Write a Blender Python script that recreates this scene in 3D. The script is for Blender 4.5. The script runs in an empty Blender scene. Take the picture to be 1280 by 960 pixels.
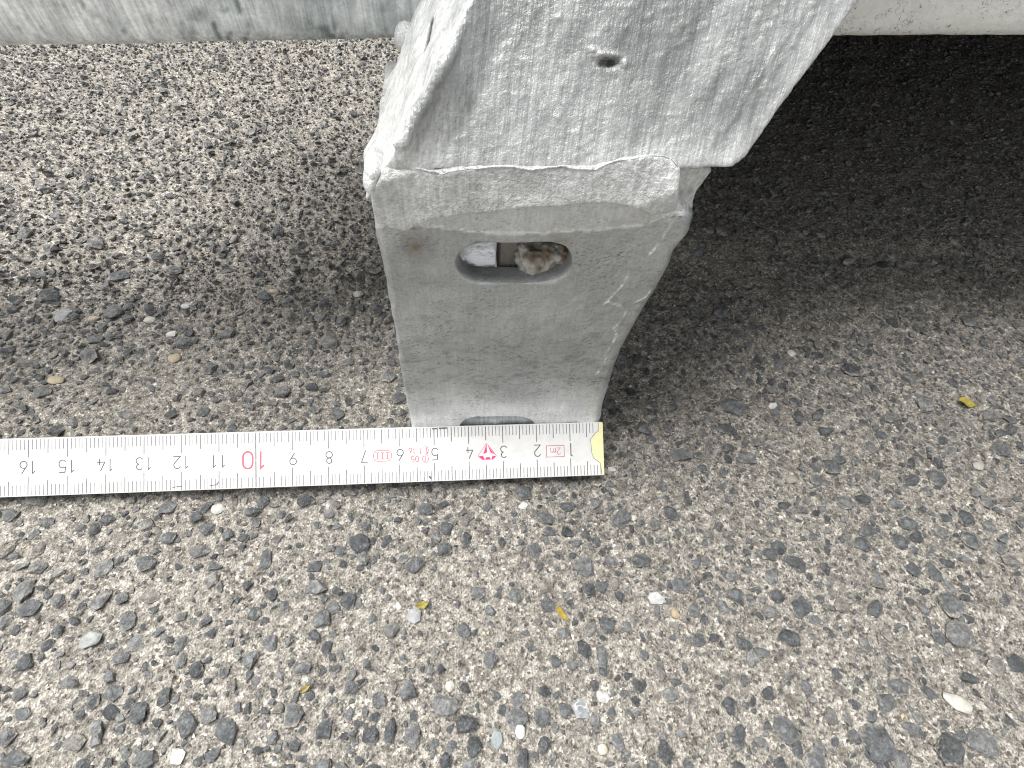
import bpy, bmesh, math, random
import numpy as np
from mathutils import Vector, Matrix

random.seed(7)
rng = np.random.default_rng(7)
CM = 0.01
scene = bpy.context.scene
COL = scene.collection

# ------------------------------------------------------------------ camera
# frame: x to the right along the foot's front face, y away from the viewer, z up (cm below, metres in the scene)
CAM = np.array([-1.0731, -7.7937, 14.774])
RT = np.array([0.99634, -0.06485, 0.05561])
DN = np.array([-0.02211, -0.82455, -0.56536])
FW = np.array([0.08252, 0.56207, -0.82297])
F = 660.0
cd = bpy.data.cameras.new('camera'); cam = bpy.data.objects.new('camera', cd); COL.objects.link(cam)
cd.sensor_fit = 'HORIZONTAL'; cd.sensor_width = 36.0; cd.lens = 36.0 * F / 1280.0
cd.clip_start = 0.002; cd.clip_end = 100.0
m = Matrix(((RT[0], -DN[0], -FW[0]), (RT[1], -DN[1], -FW[1]), (RT[2], -DN[2], -FW[2]))).to_4x4()
m.translation = Vector(CAM * CM); cam.matrix_world = m
scene.camera = cam

# ------------------------------------------------------------------ sky, sun, exposure (soft bright overcast)
SUN_DIR = Vector((-0.32, 0.17, 0.93)).normalized()      # towards the sun
elev = math.asin(SUN_DIR.z); azim = math.atan2(SUN_DIR.x, SUN_DIR.y)
w = bpy.data.worlds.new('World'); scene.world = w; w.use_nodes = True
nt = w.node_tree; nt.nodes.clear()
sky = nt.nodes.new('ShaderNodeTexSky'); sky.sky_type = 'NISHITA'; sky.sun_disc = False
sky.sun_elevation = elev; sky.sun_rotation = azim; sky.dust_density = 0.6; sky.air_density = 1.0
hs = nt.nodes.new('ShaderNodeHueSaturation'); hs.inputs['Saturation'].default_value = 0.10
bg = nt.nodes.new('ShaderNodeBackground'); bg.inputs['Strength'].default_value = 0.05
wo = nt.nodes.new('ShaderNodeOutputWorld')
nt.links.new(sky.outputs[0], hs.inputs['Color']); nt.links.new(hs.outputs[0], bg.inputs['Color']); nt.links.new(bg.outputs[0], wo.inputs['Surface'])
sd = bpy.data.lights.new('sun', 'SUN'); sd.energy = 2.1; sd.angle = math.radians(46); sd.color = (1.0, 0.975, 0.94)
sun = bpy.data.objects.new('sun', sd); COL.objects.link(sun)
sun.rotation_euler = SUN_DIR.to_track_quat('Z', 'Y').to_euler()
vs = scene.view_settings
vs.view_transform = 'Standard'; vs.look = 'None'; vs.gamma = 1.0; vs.use_curve_mapping = False
vs.exposure = 1.82
scene.render.engine = 'CYCLES'
scene.cycles.max_bounces = 6; scene.cycles.diffuse_bounces = 4; scene.cycles.glossy_bounces = 3
scene.cycles.use_denoising = True
scene.cycles.filter_width = 1.05

# ------------------------------------------------------------------ helpers
def ray(px, py):
    d = FW * F + RT * (px - 640) + DN * (py - 480)
    return d / np.linalg.norm(d)
def unp(px, py, p0=(0, 0, 0), n=(0, 0, 1)):
    """where the line of sight of a photo pixel meets a plane of the place (cm)"""
    d = ray(px, py); n = np.array(n, float)
    return CAM + d * (((np.array(p0, float) - CAM) @ n) / (d @ n))
def pxscale(P):
    return F / ((np.array(P, float) - CAM) @ FW)          # photo pixels per cm at P

def hash3(i, j, k, seed):
    h = (i.astype(np.int64) * 374761393 + j.astype(np.int64) * 668265263 + k.astype(np.int64) * 2147483647 + seed * 1274126177) & 0xFFFFFFFF
    h = ((h ^ (h >> 13)) * 1274126177) & 0xFFFFFFFF
    h = ((h ^ (h >> 16)) * 2246822519) & 0xFFFFFFFF
    return ((h ^ (h >> 15)) & 0xFFFFFF) / float(0xFFFFFF)
def noise(P, scale, seed=0):
    """value noise in -1..1 at points P (n,3); scale = feature size in cm (a number or one per axis)"""
    Q = P / np.array(scale, float); I = np.floor(Q); fr = Q - I; fr = fr * fr * (3 - 2 * fr); I = I.astype(np.int64)
    r = 0
    for a in (0, 1):
        for b in (0, 1):
            for c in (0, 1):
                wgt = (fr[:, 0] if a else 1 - fr[:, 0]) * (fr[:, 1] if b else 1 - fr[:, 1]) * (fr[:, 2] if c else 1 - fr[:, 2])
                r = r + wgt * hash3(I[:, 0] + a, I[:, 1] + b, I[:, 2] + c, seed)
    return r * 2 - 1
def noise2(P, scale, seed=0):
    Q = P[:, :2] / scale; I = np.floor(Q); fr = Q - I; fr = fr * fr * (3 - 2 * fr); I = I.astype(np.int64); z = np.zeros(1, np.int64)
    h = [hash3(I[:, 0] + a, I[:, 1] + b, z, seed) for a, b in ((0, 0), (1, 0), (0, 1), (1, 1))]
    x, y = fr[:, 0], fr[:, 1]
    return ((h[0] * (1 - x) + h[1] * x) * (1 - y) + (h[2] * (1 - x) + h[3] * x) * y) * 2 - 1
def seg_dist(P, poly):
    """distance from points P (n,k) to a polyline"""
    best = np.full(len(P), 1e9)
    for a, b in zip(poly[:-1], poly[1:]):
        a = np.array(a, float); b = np.array(b, float); ab = b - a
        t = np.clip(((P - a) @ ab) / max(ab @ ab, 1e-12), 0, 1)
        best = np.minimum(best, np.linalg.norm(P - a - t[:, None] * ab, axis=1))
    return best

def link(name, me, mat=None, parent=None, label=None, cat=None, group=None, kind=None):
    o = bpy.data.objects.new(name, me); COL.objects.link(o)
    if mat is not None and me is not None and not me.materials: me.materials.append(mat)
    if parent is not None: o.parent = parent
    for k, v in (('label', label), ('category', cat), ('group', group), ('kind', kind)):
        if v: o[k] = v
    return o
def mesh_np(name, V, faces, smooth=False):
    """V in cm"""
    me = bpy.data.meshes.new(name)
    V = np.asarray(V, float) * CM
    if isinstance(faces, np.ndarray):
        nf, k = faces.shape
        me.vertices.add(len(V)); me.vertices.foreach_set('co', V.astype(np.float32).ravel())
        me.loops.add(nf * k); me.loops.foreach_set('vertex_index', faces.astype(np.int32).ravel())
        me.polygons.add(nf); me.polygons.foreach_set('loop_start', np.arange(0, nf * k, k, dtype=np.int32))
        me.update(calc_edges=True)
    else:
        me.from_pydata([tuple(v) for v in V], [], [tuple(f) for f in faces]); me.update()
    me.polygons.foreach_set('use_smooth', np.full(len(me.polygons), smooth, dtype=bool))
    return me
def attr(me, name, vals):
    a = me.attributes.new(name, 'FLOAT', 'POINT'); a.data.foreach_set('value', np.asarray(vals, np.float32))
def prism(outline, d0, d1, bevel=None):
    """solid from a closed outline of 3-D points (cm) moved by d0 and by d1; bevel = [(outline index, radius)]"""
    bm = bmesh.new(); n = len(outline); O = [Vector(p) for p in outline]
    a = [bm.verts.new(p + Vector(d0)) for p in O]; b = [bm.verts.new(p + Vector(d1)) for p in O]
    bm.faces.new(a); bm.faces.new(b[::-1])
    for i in range(n):
        bm.faces.new((a[(i + 1) % n], a[i], b[i], b[(i + 1) % n]))
    for i, r in (bevel or []):                      # round the front edge between outline points i and i+1
        e = bm.edges.get((a[i], a[(i + 1) % n]))
        if e: bmesh.ops.bevel(bm, geom=[e], offset=r, segments=5, profile=0.5, affect='EDGES', clamp_overlap=True)
    bmesh.ops.recalc_face_normals(bm, faces=bm.faces)
    return bm
def boxbm(x0, x1, y0, y1, z0, z1):
    return prism([(x0, y0, z0), (x1, y0, z0), (x1, y0, z1), (x0, y0, z1)], (0, 0, 0), (0, y1 - y0, 0))
def ellbm(c, r, rot=None, sub=3):
    bm = bmesh.new(); bmesh.ops.create_icosphere(bm, subdivisions=sub, radius=1)
    R = (rot or Matrix.Identity(3)).to_4x4()
    bmesh.ops.transform(bm, matrix=Matrix.Translation(c) @ R @ Matrix.Diagonal((*r, 1)), verts=bm.verts)
    return bm
def tubebm(pts, rad, nseg=8):
    """round bar through pts with a radius at each"""
    bm = bmesh.new(); rings = []
    for i, p in enumerate(pts):
        p = Vector(p); t = (Vector(pts[min(i + 1, len(pts) - 1)]) - Vector(pts[max(i - 1, 0)])).normalized()
        s = t.cross(Vector((0, -0.5, 0.86))).normalized(); q = t.cross(s)
        r = rad[i] if hasattr(rad, '__len__') else rad
        rings.append([bm.verts.new(p + (s * math.cos(k * 2 * math.pi / nseg) + q * math.sin(k * 2 * math.pi / nseg)) * r) for k in range(nseg)])
    for A, B in zip(rings[:-1], rings[1:]):
        for k in range(nseg): bm.faces.new((A[k], A[(k + 1) % nseg], B[(k + 1) % nseg], B[k]))
    bm.faces.new(rings[0][::-1]); bm.faces.new(rings[-1]); bmesh.ops.recalc_face_normals(bm, faces=bm.faces)
    return bm
def bm_join(bms):
    me = bpy.data.meshes.new('t'); out = bmesh.new()
    for b in bms:
        b.to_mesh(me); out.from_mesh(me); b.free()
    bpy.data.meshes.remove(me); return out
def temp(bm):
    me = bpy.data.meshes.new('tmp'); bm.to_mesh(me); bm.free()
    o = bpy.data.objects.new('tmp', me); COL.objects.link(o); return o
def baked(o, cutters=()):
    dg = bpy.context.evaluated_depsgraph_get(); dg.update()
    me = bpy.data.meshes.new_from_object(o.evaluated_get(dg)); bpy.data.objects.remove(o)
    for c in cutters: bpy.data.objects.remove(c)
    return me
def melt(bm, voxel=0.045, smooth=4, cut=None):
    """boolean cuts, then a fine voxel skin that is relaxed: the soft edges of a hot-dip coating. bm in cm -> mesh verts (cm), faces"""
    cutters = []
    o = temp(bm)
    if cut:
        for c in cut:
            co = temp(c); cutters.append(co)
            md = o.modifiers.new('b', 'BOOLEAN'); md.operation = 'DIFFERENCE'; md.object = co; md.solver = 'EXACT'
        me = baked(o, cutters); o = bpy.data.objects.new('tmp', me); COL.objects.link(o)
    md = o.modifiers.new('r', 'REMESH'); md.mode = 'VOXEL'; md.voxel_size = voxel; md.adaptivity = 0
    if smooth:
        ms = o.modifiers.new('s', 'SMOOTH'); ms.iterations = smooth; ms.factor = 0.5
    me = baked(o); return me
def verts_of(me):
    V = np.empty(len(me.vertices) * 3, np.float32); me.vertices.foreach_get('co', V)
    N = np.empty(len(me.vertices) * 3, np.float32); me.vertex_normals.foreach_get('vector', N)
    return V.reshape(-1, 3).astype(float), N.reshape(-1, 3).astype(float)
def finish(me, name, V):
    """write displaced verts (cm) back in metres"""
    me.vertices.foreach_set('co', (V * CM).astype(np.float32).ravel()); me.update(); me.name = name
    me.polygons.foreach_set('use_smooth', np.ones(len(me.polygons), bool))
    return me

# ------------------------------------------------------------------ materials
class NT:
    def __init__(s, name):
        s.m = bpy.data.materials.new(name); s.m.use_nodes = True; s.t = s.m.node_tree
        s.b = s.t.nodes['Principled BSDF']
    def n(s, typ, **k):
        nd = s.t.nodes.new(typ)
        for a, v in k.items(): setattr(nd, a, v)
        return nd
    def put(s, sock, v):
        if isinstance(v, bpy.types.NodeSocket): s.t.links.new(v, sock)
        elif v is not None:
            if hasattr(sock.default_value, '__len__') and not hasattr(v, '__len__'): v = (v, v, v, 1)
            elif hasattr(v, '__len__') and len(v) == 3 and len(sock.default_value) == 4: v = (*v, 1)
            sock.default_value = v
    def coords(s, sc=(1, 1, 1), rot=(0, 0, 0)):
        c = s.n('ShaderNodeNewGeometry'); mp = s.n('ShaderNodeMapping')
        s.t.links.new(c.outputs['Position'], mp.inputs['Vector'])
        mp.inputs['Scale'].default_value = sc; mp.inputs['Rotation'].default_value = rot
        return mp.outputs[0]
    def objco(s, sc=(1, 1, 1)):
        c = s.n('ShaderNodeTexCoord'); mp = s.n('ShaderNodeMapping')
        s.t.links.new(c.outputs['Object'], mp.inputs['Vector']); mp.inputs['Scale'].default_value = sc
        return mp.outputs[0]
    def noise(s, vec, scale, detail=3, rough=0.55, out='Fac'):
        nd = s.n('ShaderNodeTexNoise'); s.put(nd.inputs['Vector'], vec)
        nd.inputs['Scale'].default_value = scale; nd.inputs['Detail'].default_value = detail; nd.inputs['Roughness'].default_value = rough
        return nd.outputs[out]
    def voro(s, vec, scale, out='Color', feature='F1'):
        nd = s.n('ShaderNodeTexVoronoi'); nd.feature = feature; s.put(nd.inputs['Vector'], vec); nd.inputs['Scale'].default_value = scale
        return nd.outputs[out]
    def ramp(s, fac, stops):
        nd = s.n('ShaderNodeValToRGB'); s.put(nd.inputs[0], fac); e = nd.color_ramp.elements
        while len(e) < len(stops): e.new(0.5)
        for el, (p, c) in zip(e, stops):
            el.position = p; el.color = (c, c, c, 1) if not hasattr(c, '__len__') else (*c, 1)
        return nd.outputs[0]
    def mix(s, fac, a, b, mode='MIX'):
        nd = s.n('ShaderNodeMix', data_type='RGBA', blend_type=mode); s.put(nd.inputs[0], fac); s.put(nd.inputs[6], a); s.put(nd.inputs[7], b)
        return nd.outputs[2]
    def math(s, op, a, b=0.0):
        nd = s.n('ShaderNodeMath', operation=op); s.put(nd.inputs[0], a); s.put(nd.inputs[1], b); return nd.outputs[0]
    def attr(s, name):
        nd = s.n('ShaderNodeAttribute'); nd.attribute_name = name; return nd
    def bump(s, h, dist, strength=1.0, normal=None):
        nd = s.n('ShaderNodeBump'); s.put(nd.inputs['Height'], h); nd.inputs['Distance'].default_value = dist; nd.inputs['Strength'].default_value = strength
        if normal is not None: s.t.links.new(normal, nd.inputs['Normal'])
        return nd.outputs[0]
    def sep(s, col):
        nd = s.n('ShaderNodeSeparateColor'); s.put(nd.inputs[0], col); return nd.outputs
    def done(s, col, rough=0.7, metal=0.0, normal=None, spec=0.5):
        s.put(s.b.inputs['Base Color'], col); s.put(s.b.inputs['Roughness'], rough); s.put(s.b.inputs['Metallic'], metal)
        s.b.inputs['Specular IOR Level'].default_value = spec
        if normal is not None: s.t.links.new(normal, s.b.inputs['Normal'])
        return s.m

def plain(name, col, rough=0.6, var=0.12, scale=900.0, metal=0.0):
    k = NT(name); f = k.noise(k.coords(), scale, 3)
    c = k.mix(f, tuple(x * (1 - var) for x in col), tuple(min(1, x * (1 + var)) for x in col))
    return k.done(c, rough, metal)

def mat_ground():
    k = NT('asphalt_mortar'); p = k.coords()
    grain = k.sep(k.voro(p, 1500.0))[0]                          # sand grains well under a millimetre
    fine = k.sep(k.voro(p, 3000.0))[1]
    big = k.noise(p, 55.0, 4)
    mid = k.noise(p, 420.0, 5, 0.65)
    base = k.mix(k.ramp(mid, [(0.32, 0.0), (0.66, 1.0)]), (0.138, 0.127, 0.111), (0.430, 0.406, 0.364))
    g = k.ramp(grain, [(0.0, 0.10), (0.08, 0.35), (0.25, 0.72), (0.75, 1.1), (0.93, 1.3), (0.97, 1.8), (1.0, 2.3)])
    c = k.mix(0.75, base, g, 'MULTIPLY')
    g2 = k.ramp(fine, [(0.0, 0.25), (0.2, 0.75), (0.8, 1.2), (1.0, 1.7)])
    c = k.mix(0.7, c, g2, 'MULTIPLY')
    c = k.mix(k.ramp(big, [(0.42, 0.0), (0.62, 0.35)]), c, k.mix(0.5, c, (0.11, 0.097, 0.085)))
    h = k.math('ADD', k.voro(p, 1500.0, 'Distance'), k.math('MULTIPLY', k.noise(p, 2600.0, 3), 0.8))
    return k.done(c, 0.9, 0.0, k.bump(h, 0.0004, 1.0), 0.3)

def mat_stone(name, source):
    k = NT(name); p = k.coords()
    if source == 'object':
        r = k.n('ShaderNodeObjectInfo').outputs['Random']
        sz = k.n('ShaderNodeSeparateXYZ'); k.t.links.new(k.n('ShaderNodeTexCoord').outputs['Generated'], sz.inputs[0]); up = sz.outputs[2]
    else:
        r = k.attr('tone').outputs['Fac']; up = k.attr('up').outputs['Fac']
    c = k.ramp(r, [(0.0, (0.060, 0.065, 0.069)), (0.3, (0.095, 0.102, 0.107)), (0.65, (0.140, 0.146, 0.149)), (0.88, (0.175, 0.178, 0.175)), (1.0, (0.21, 0.195, 0.17))])
    n1 = k.noise(p, 520.0, 5, 0.7); n2 = k.noise(p, 1700.0, 4, 0.7)
    c = k.mix(0.9, c, k.ramp(n1, [(0.28, 0.35), (0.5, 1.0), (0.72, 2.1)]), 'MULTIPLY')
    c = k.mix(0.6, c, k.ramp(n2, [(0.3, 0.55), (0.7, 1.6)]), 'MULTIPLY')
    dust = k.ramp(n2, [(0.56, 0.0), (0.72, 0.5)])
    rim = k.ramp(k.math('ADD', up, k.math('MULTIPLY', k.math('SUBTRACT', k.noise(p, 800.0, 5, 0.75), 0.5), 1.1)), [(0.48, 0.95), (0.68, 0.0)])   # mortar clings round the sides
    c = k.mix(k.math('MAXIMUM', dust, rim), c, k.mix(k.sep(k.voro(p, 2200.0))[0], (0.17, 0.158, 0.14), (0.48, 0.455, 0.415)))
    h = k.math('ADD', k.noise(p, 480.0, 5, 0.7), k.math('MULTIPLY', n2, 0.4))
    return k.done(c, 0.48, 0.0, k.bump(h, 0.0013, 1.0), 0.5)

def mat_grain():
    k = NT('sand_grain'); r = k.attr('tone').outputs['Fac']
    c = k.ramp(r, [(0.0, (0.05, 0.05, 0.05)), (0.25, (0.13, 0.12, 0.11)), (0.5, (0.30, 0.27, 0.235)), (0.78, (0.48, 0.44, 0.38)), (0.93, (0.62, 0.59, 0.53)), (1.0, (0.5, 0.36, 0.2))])
    return k.done(c, 0.85, 0.0, k.bump(k.noise(k.coords(), 2500.0, 3), 0.0002), 0.3)

def mat_zinc(name, bright, dull, specks=0.0, streak_rot=(0, 0, 0), streak=1.0, grit=1.0, rough=0.5, metal=0.45, mott=0.3):
    """hot-dip zinc: tone attribute 1 = clean coating and painted-in light, 0 = dulled; rust attribute = brown staining"""
    k = NT(name); p = k.coords(); tone = k.attr('tone').outputs['Fac']; rust = k.attr('rust').outputs['Fac']
    c = k.mix(tone, dull, bright)
    c = k.mix(k.math('MULTIPLY', tone, -1.0), c, (0.035, 0.037, 0.038))
    n1 = k.noise(p, 260.0, 5, 0.6); n2 = k.noise(p, 1500.0, 4, 0.65)
    sp0 = k.coords((1, 1, 1), streak_rot); mp2 = k.n('ShaderNodeMapping'); k.t.links.new(sp0, mp2.inputs['Vector']); mp2.inputs['Scale'].default_value = (1, 1, 0.055); sp = mp2.outputs[0]
    st = k.noise(sp, 1500.0, 3, 0.6)
    c = k.mix(mott, c, k.ramp(n1, [(0.3, 0.55), (0.7, 1.35)]), 'MULTIPLY')
    c = k.mix(0.35, c, k.ramp(n2, [(0.3, 0.6), (0.7, 1.35)]), 'MULTIPLY')
    c = k.mix(0.3 * streak, c, k.ramp(st, [(0.35, 0.6), (0.65, 1.35)]), 'MULTIPLY')
    if specks:
        mp3 = k.n('ShaderNodeMapping'); k.t.links.new(k.coords((1, 1, 1), (0, 0.38, 0)), mp3.inputs['Vector']); mp3.inputs['Scale'].default_value = (0.55, 1, 1.7); flk = mp3.outputs[0]
        sk = k.math('MULTIPLY', k.ramp(k.noise(flk, 1700.0, 4, 0.7), [(0.545, 0.0), (0.63, specks)]), k.ramp(k.noise(p, 75.0, 4, 0.6), [(0.44, 0.04), (0.62, 1.0)]))
        c = k.mix(sk, c, (0.06, 0.06, 0.058))
        lk = k.ramp(k.noise(k.coords((1, 1, 1), (0, 0.9, 0)), 2100.0, 3, 0.7), [(0.60, 0.0), (0.70, 0.6 * specks)])
        c = k.mix(lk, c, (0.6, 0.6, 0.6))
    c = k.mix(k.math('MULTIPLY', rust, k.ramp(n2, [(0.3, 0.4), (0.6, 1.0)])), c, (0.20, 0.125, 0.06))
    h = k.math('ADD', k.math('MULTIPLY', st, 0.55 * streak), k.math('ADD', k.math('MULTIPLY', n2, 0.7 * grit), k.math('MULTIPLY', k.noise(p, 700.0, 4), 0.8)))
    r = k.ramp(n1, [(0.3, rough - 0.1), (0.7, rough + 0.12)])
    return k.done(c, r, metal, k.bump(h, 0.0003, 0.85), 0.5)

M = {}
M['ground'] = mat_ground()
M['stone'] = mat_stone('chipping', 'object'); M['stones'] = mat_stone('chipping_mass', 'attr'); M['grain'] = mat_grain()
M['foot'] = mat_zinc('zinc_foot', (0.88, 0.90, 0.905), (0.325, 0.338, 0.338), specks=0.8, streak=0.5, metal=0.45, rough=0.42)
M['strut'] = mat_zinc('zinc_strut', (0.74, 0.755, 0.75), (0.275, 0.286, 0.283), specks=0.3, streak_rot=(0.563, -0.10, 0), streak=1.6, grit=1.2, metal=0.4, rough=0.42)
M['band'] = mat_zinc('zinc_weld', (0.66, 0.672, 0.667), (0.36, 0.368, 0.364), specks=0.3, streak=1.3, grit=2.3, metal=0.4, rough=0.5)
M['bar'] = mat_zinc('zinc_bar', (0.78, 0.80, 0.80), (0.20, 0.235, 0.238), streak=1.7, grit=1.0, metal=0.25, rough=0.45, mott=0.45)
M['lump'] = mat_zinc('zinc_dross', (0.50, 0.48, 0.43), (0.15, 0.14, 0.12), grit=1.6, metal=0.1, rough=0.8)

# ------------------------------------------------------------------ the ground: one sheet, fine where it is seen close
def axis(stops):
    out = []
    for a, b, st in stops: out.append(np.arange(a, b - 1e-6, st))
    out.append([stops[-1][1]]); return np.concatenate(out)
gx = axis([(-300, -60, 30), (-60, -34, 2.0), (-34, -15, 0.14), (-15, 17, 0.055), (17, 48, 0.14), (48, 70, 2.0), (70, 300, 30)])
gy = axis([(-120, -40, 20), (-40, -13, 2.0), (-13, 10, 0.055), (10, 42, 0.14), (42, 60, 2.0), (60, 300, 30)])
def ground_h(P):
    P = np.asarray(P, float)
    z = 0.05 * noise2(P, 3.1, 1) + 0.045 * noise2(P, 0.8, 2) + 0.034 * noise2(P, 0.31, 3) + 0.030 * noise2(P, 0.15, 4) + 0.016 * noise2(P, 0.085, 5)
    near = np.clip((6 - np.abs(P[:, 0])) / 3, 0, 1) * np.clip((9 - np.abs(P[:, 1])) / 3, 0, 1)
    return z - 0.02 * near
XX, YY = np.meshgrid(gx, gy); G = np.stack([XX.ravel(), YY.ravel(), np.zeros(XX.size)], 1)
far = (np.abs(G[:, 0] - 5) > 45) | (G[:, 1] > 45) | (G[:, 1] < -18)
G[:, 2] = np.where(far, 0, ground_h(G))
nx, ny = len(gx), len(gy); ii = (np.arange(ny - 1)[:, None] * nx + np.arange(nx - 1)[None, :]).ravel()
ground = link('ground', mesh_np('ground', G, np.stack([ii, ii + 1, ii + nx + 1, ii + nx], 1), True), M['ground'], kind='structure',
              label='worn grey brown asphalt with dark stone chippings')

# stone chippings set in the asphalt
def chip_mesh(name, npts, seed, flat=0.62):
    r = np.random.default_rng(seed); bm = bmesh.new()
    P = r.normal(size=(npts, 3)); P /= np.linalg.norm(P, axis=1)[:, None]
    P *= (0.86 + 0.28 * r.random((npts, 1)))
    ax = np.array([1.0, 0.62 + 0.3 * r.random(), flat]); P = P * ax
    for q in P: bm.verts.new(q)
    res = bmesh.ops.convex_hull(bm, input=bm.verts)
    bmesh.ops.delete(bm, geom=[v for v in bm.verts if not v.link_faces], context='VERTS')
    bmesh.ops.recalc_face_normals(bm, faces=bm.faces)
    me = bpy.data.meshes.new(name)
    for v in bm.verts: v.co = v.co * CM
    bm.to_mesh(me); bm.free(); return me
def round_mesh(name, npts, seed, flat=0.6):
    me = chip_mesh(name, npts, seed, flat)
    me.polygons.foreach_set('use_smooth', np.ones(len(me.polygons), bool)); return me
CHIPS = [chip_mesh('chipping', 27, 100 + i, 0.45 + 0.3 * random.random()) for i in range(22)]
for me in CHIPS: me.materials.append(M['stone'])

# chippings that can be picked out in the photo: pixel x, y and size across and down the picture
Z = 2.6667
seen = []
for zx, zy, a, b in [(1200,210,90,60),(885,270,50,80),(665,240,80,45),(485,280,80,60),(710,290,60,35),(1063,357,85,60),(1160,400,60,65),(845,445,50,45),(1075,465,65,60),(500,390,70,50),(410,395,50,40),(105,430,80,60),(10,430,60,70),(130,295,70,55),(905,540,50,60),(840,600,60,60),(605,605,45,50),(660,635,50,60),(405,595,60,45),(95,610,60,60),(240,675,70,45),(315,740,45,60),(470,775,70,60),(550,725,50,60),(630,810,70,90),(80,780,70,50),(1165,695,65,50),(910,855,45,50),(1235,850,60,60),(1130,235,45,35),(490,150,55,40),(160,145,55,35),(655,125,50,40),(560,95,70,50),(690,165,60,50),(840,110,60,40),(1085,835,65,60),(250,880,80,60),(60,930,90,60),(490,930,80,60),(1010,630,70,50),(200,310,45,35),(1050,520,55,45),(750,640,40,35),(330,830,55,45)]:
    seen.append((zx / Z, 600 + zy / Z, a / Z, b / Z))
for zx, zy, a, b in [(610,90,60,40),(105,285,75,55),(200,235,60,60),(85,710,70,75),(20,830,50,90),(95,850,60,80),(435,385,60,45),(545,415,50,55),(355,600,55,55),(440,790,90,60),(525,790,70,55),(300,890,60,70),(270,815,90,70),(670,290,70,70),(760,270,60,35),(855,270,70,55),(725,590,40,80),(920,640,50,60),(930,905,60,75),(460,930,60,70),(845,680,60,50),(950,715,50,50),(595,510,50,40),(570,605,45,45),(705,205,45,40),(605,175,60,45),(1030,430,50,55),(140,95,65,45),(310,375,60,40),(265,500,50,50),(535,705,50,40),(445,730,60,45),(900,150,50,40),(770,345,45,45),(50,400,60,60),(210,160,50,50)]:
    seen.append((480 + zx / Z, 600 + zy / Z, a / Z, b / Z))
for zx, zy, a, b in [(105,390,65,60),(220,440,60,55),(280,525,80,55),(190,575,60,40),(210,710,50,50),(110,855,60,90),(360,930,70,80),(575,880,120,105),(805,900,100,105),(605,745,70,65),(640,690,80,60),(445,705,70,40),(560,425,60,70),(460,420,55,50),(520,215,70,45),(690,300,50,50),(835,520,100,100),(965,620,65,55),(1030,610,80,60),(695,830,80,45),(870,660,80,40),(920,880,110,90),(300,280,90,50),(265,85,50,35),(465,75,60,50),(530,65,60,45),(895,45,40,40),(1025,270,70,50),(980,220,50,45),(215,250,55,40),(130,545,60,45),(90,325,45,40),(365,465,55,35),(570,345,60,50),(640,80,60,40),(650,930,80,60),(80,750,60,50)]:
    seen.append((880 + zx / Z, 600 + zy / Z, a / Z, b / Z))
for px, py, a, b in [(447,372,14,12),(85,395,24,24),(150,345,30,18),(120,425,24,14),(35,455,22,12),(230,430,26,20),(285,420,20,14),(70,540,24,18),(160,520,26,14),(215,518,18,12),(340,505,16,12),(405,468,16,12),(390,425,14,12),(485,470,18,18),(915,510,40,22),(1020,445,18,12),(990,470,16,10),(905,537,34,16),(945,555,22,14),(910,560,20,14),(1115,522,22,14),(1235,520,24,16),(1250,542,20,10),(1140,600,26,16),(1020,600,18,14),(850,570,36,16),(1085,440,16,10),(1030,540,22,16)]:
    seen.append((px, py, a, b))

placed = []; cell = {}
def free(x, y, r, k=0.8):
    c = (int(math.floor(x)), int(math.floor(y)))
    for i in range(c[0] - 1, c[0] + 2):
        for j in range(c[1] - 1, c[1] + 2):
            for (X, Y, R) in cell.get((i, j), ()):
                if (X - x) ** 2 + (Y - y) ** 2 < ((r + R) * k) ** 2: return False
    return True
def occupy(x, y, r):
    cell.setdefault((int(math.floor(x)), int(math.floor(y))), []).append((x, y, r))

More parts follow.
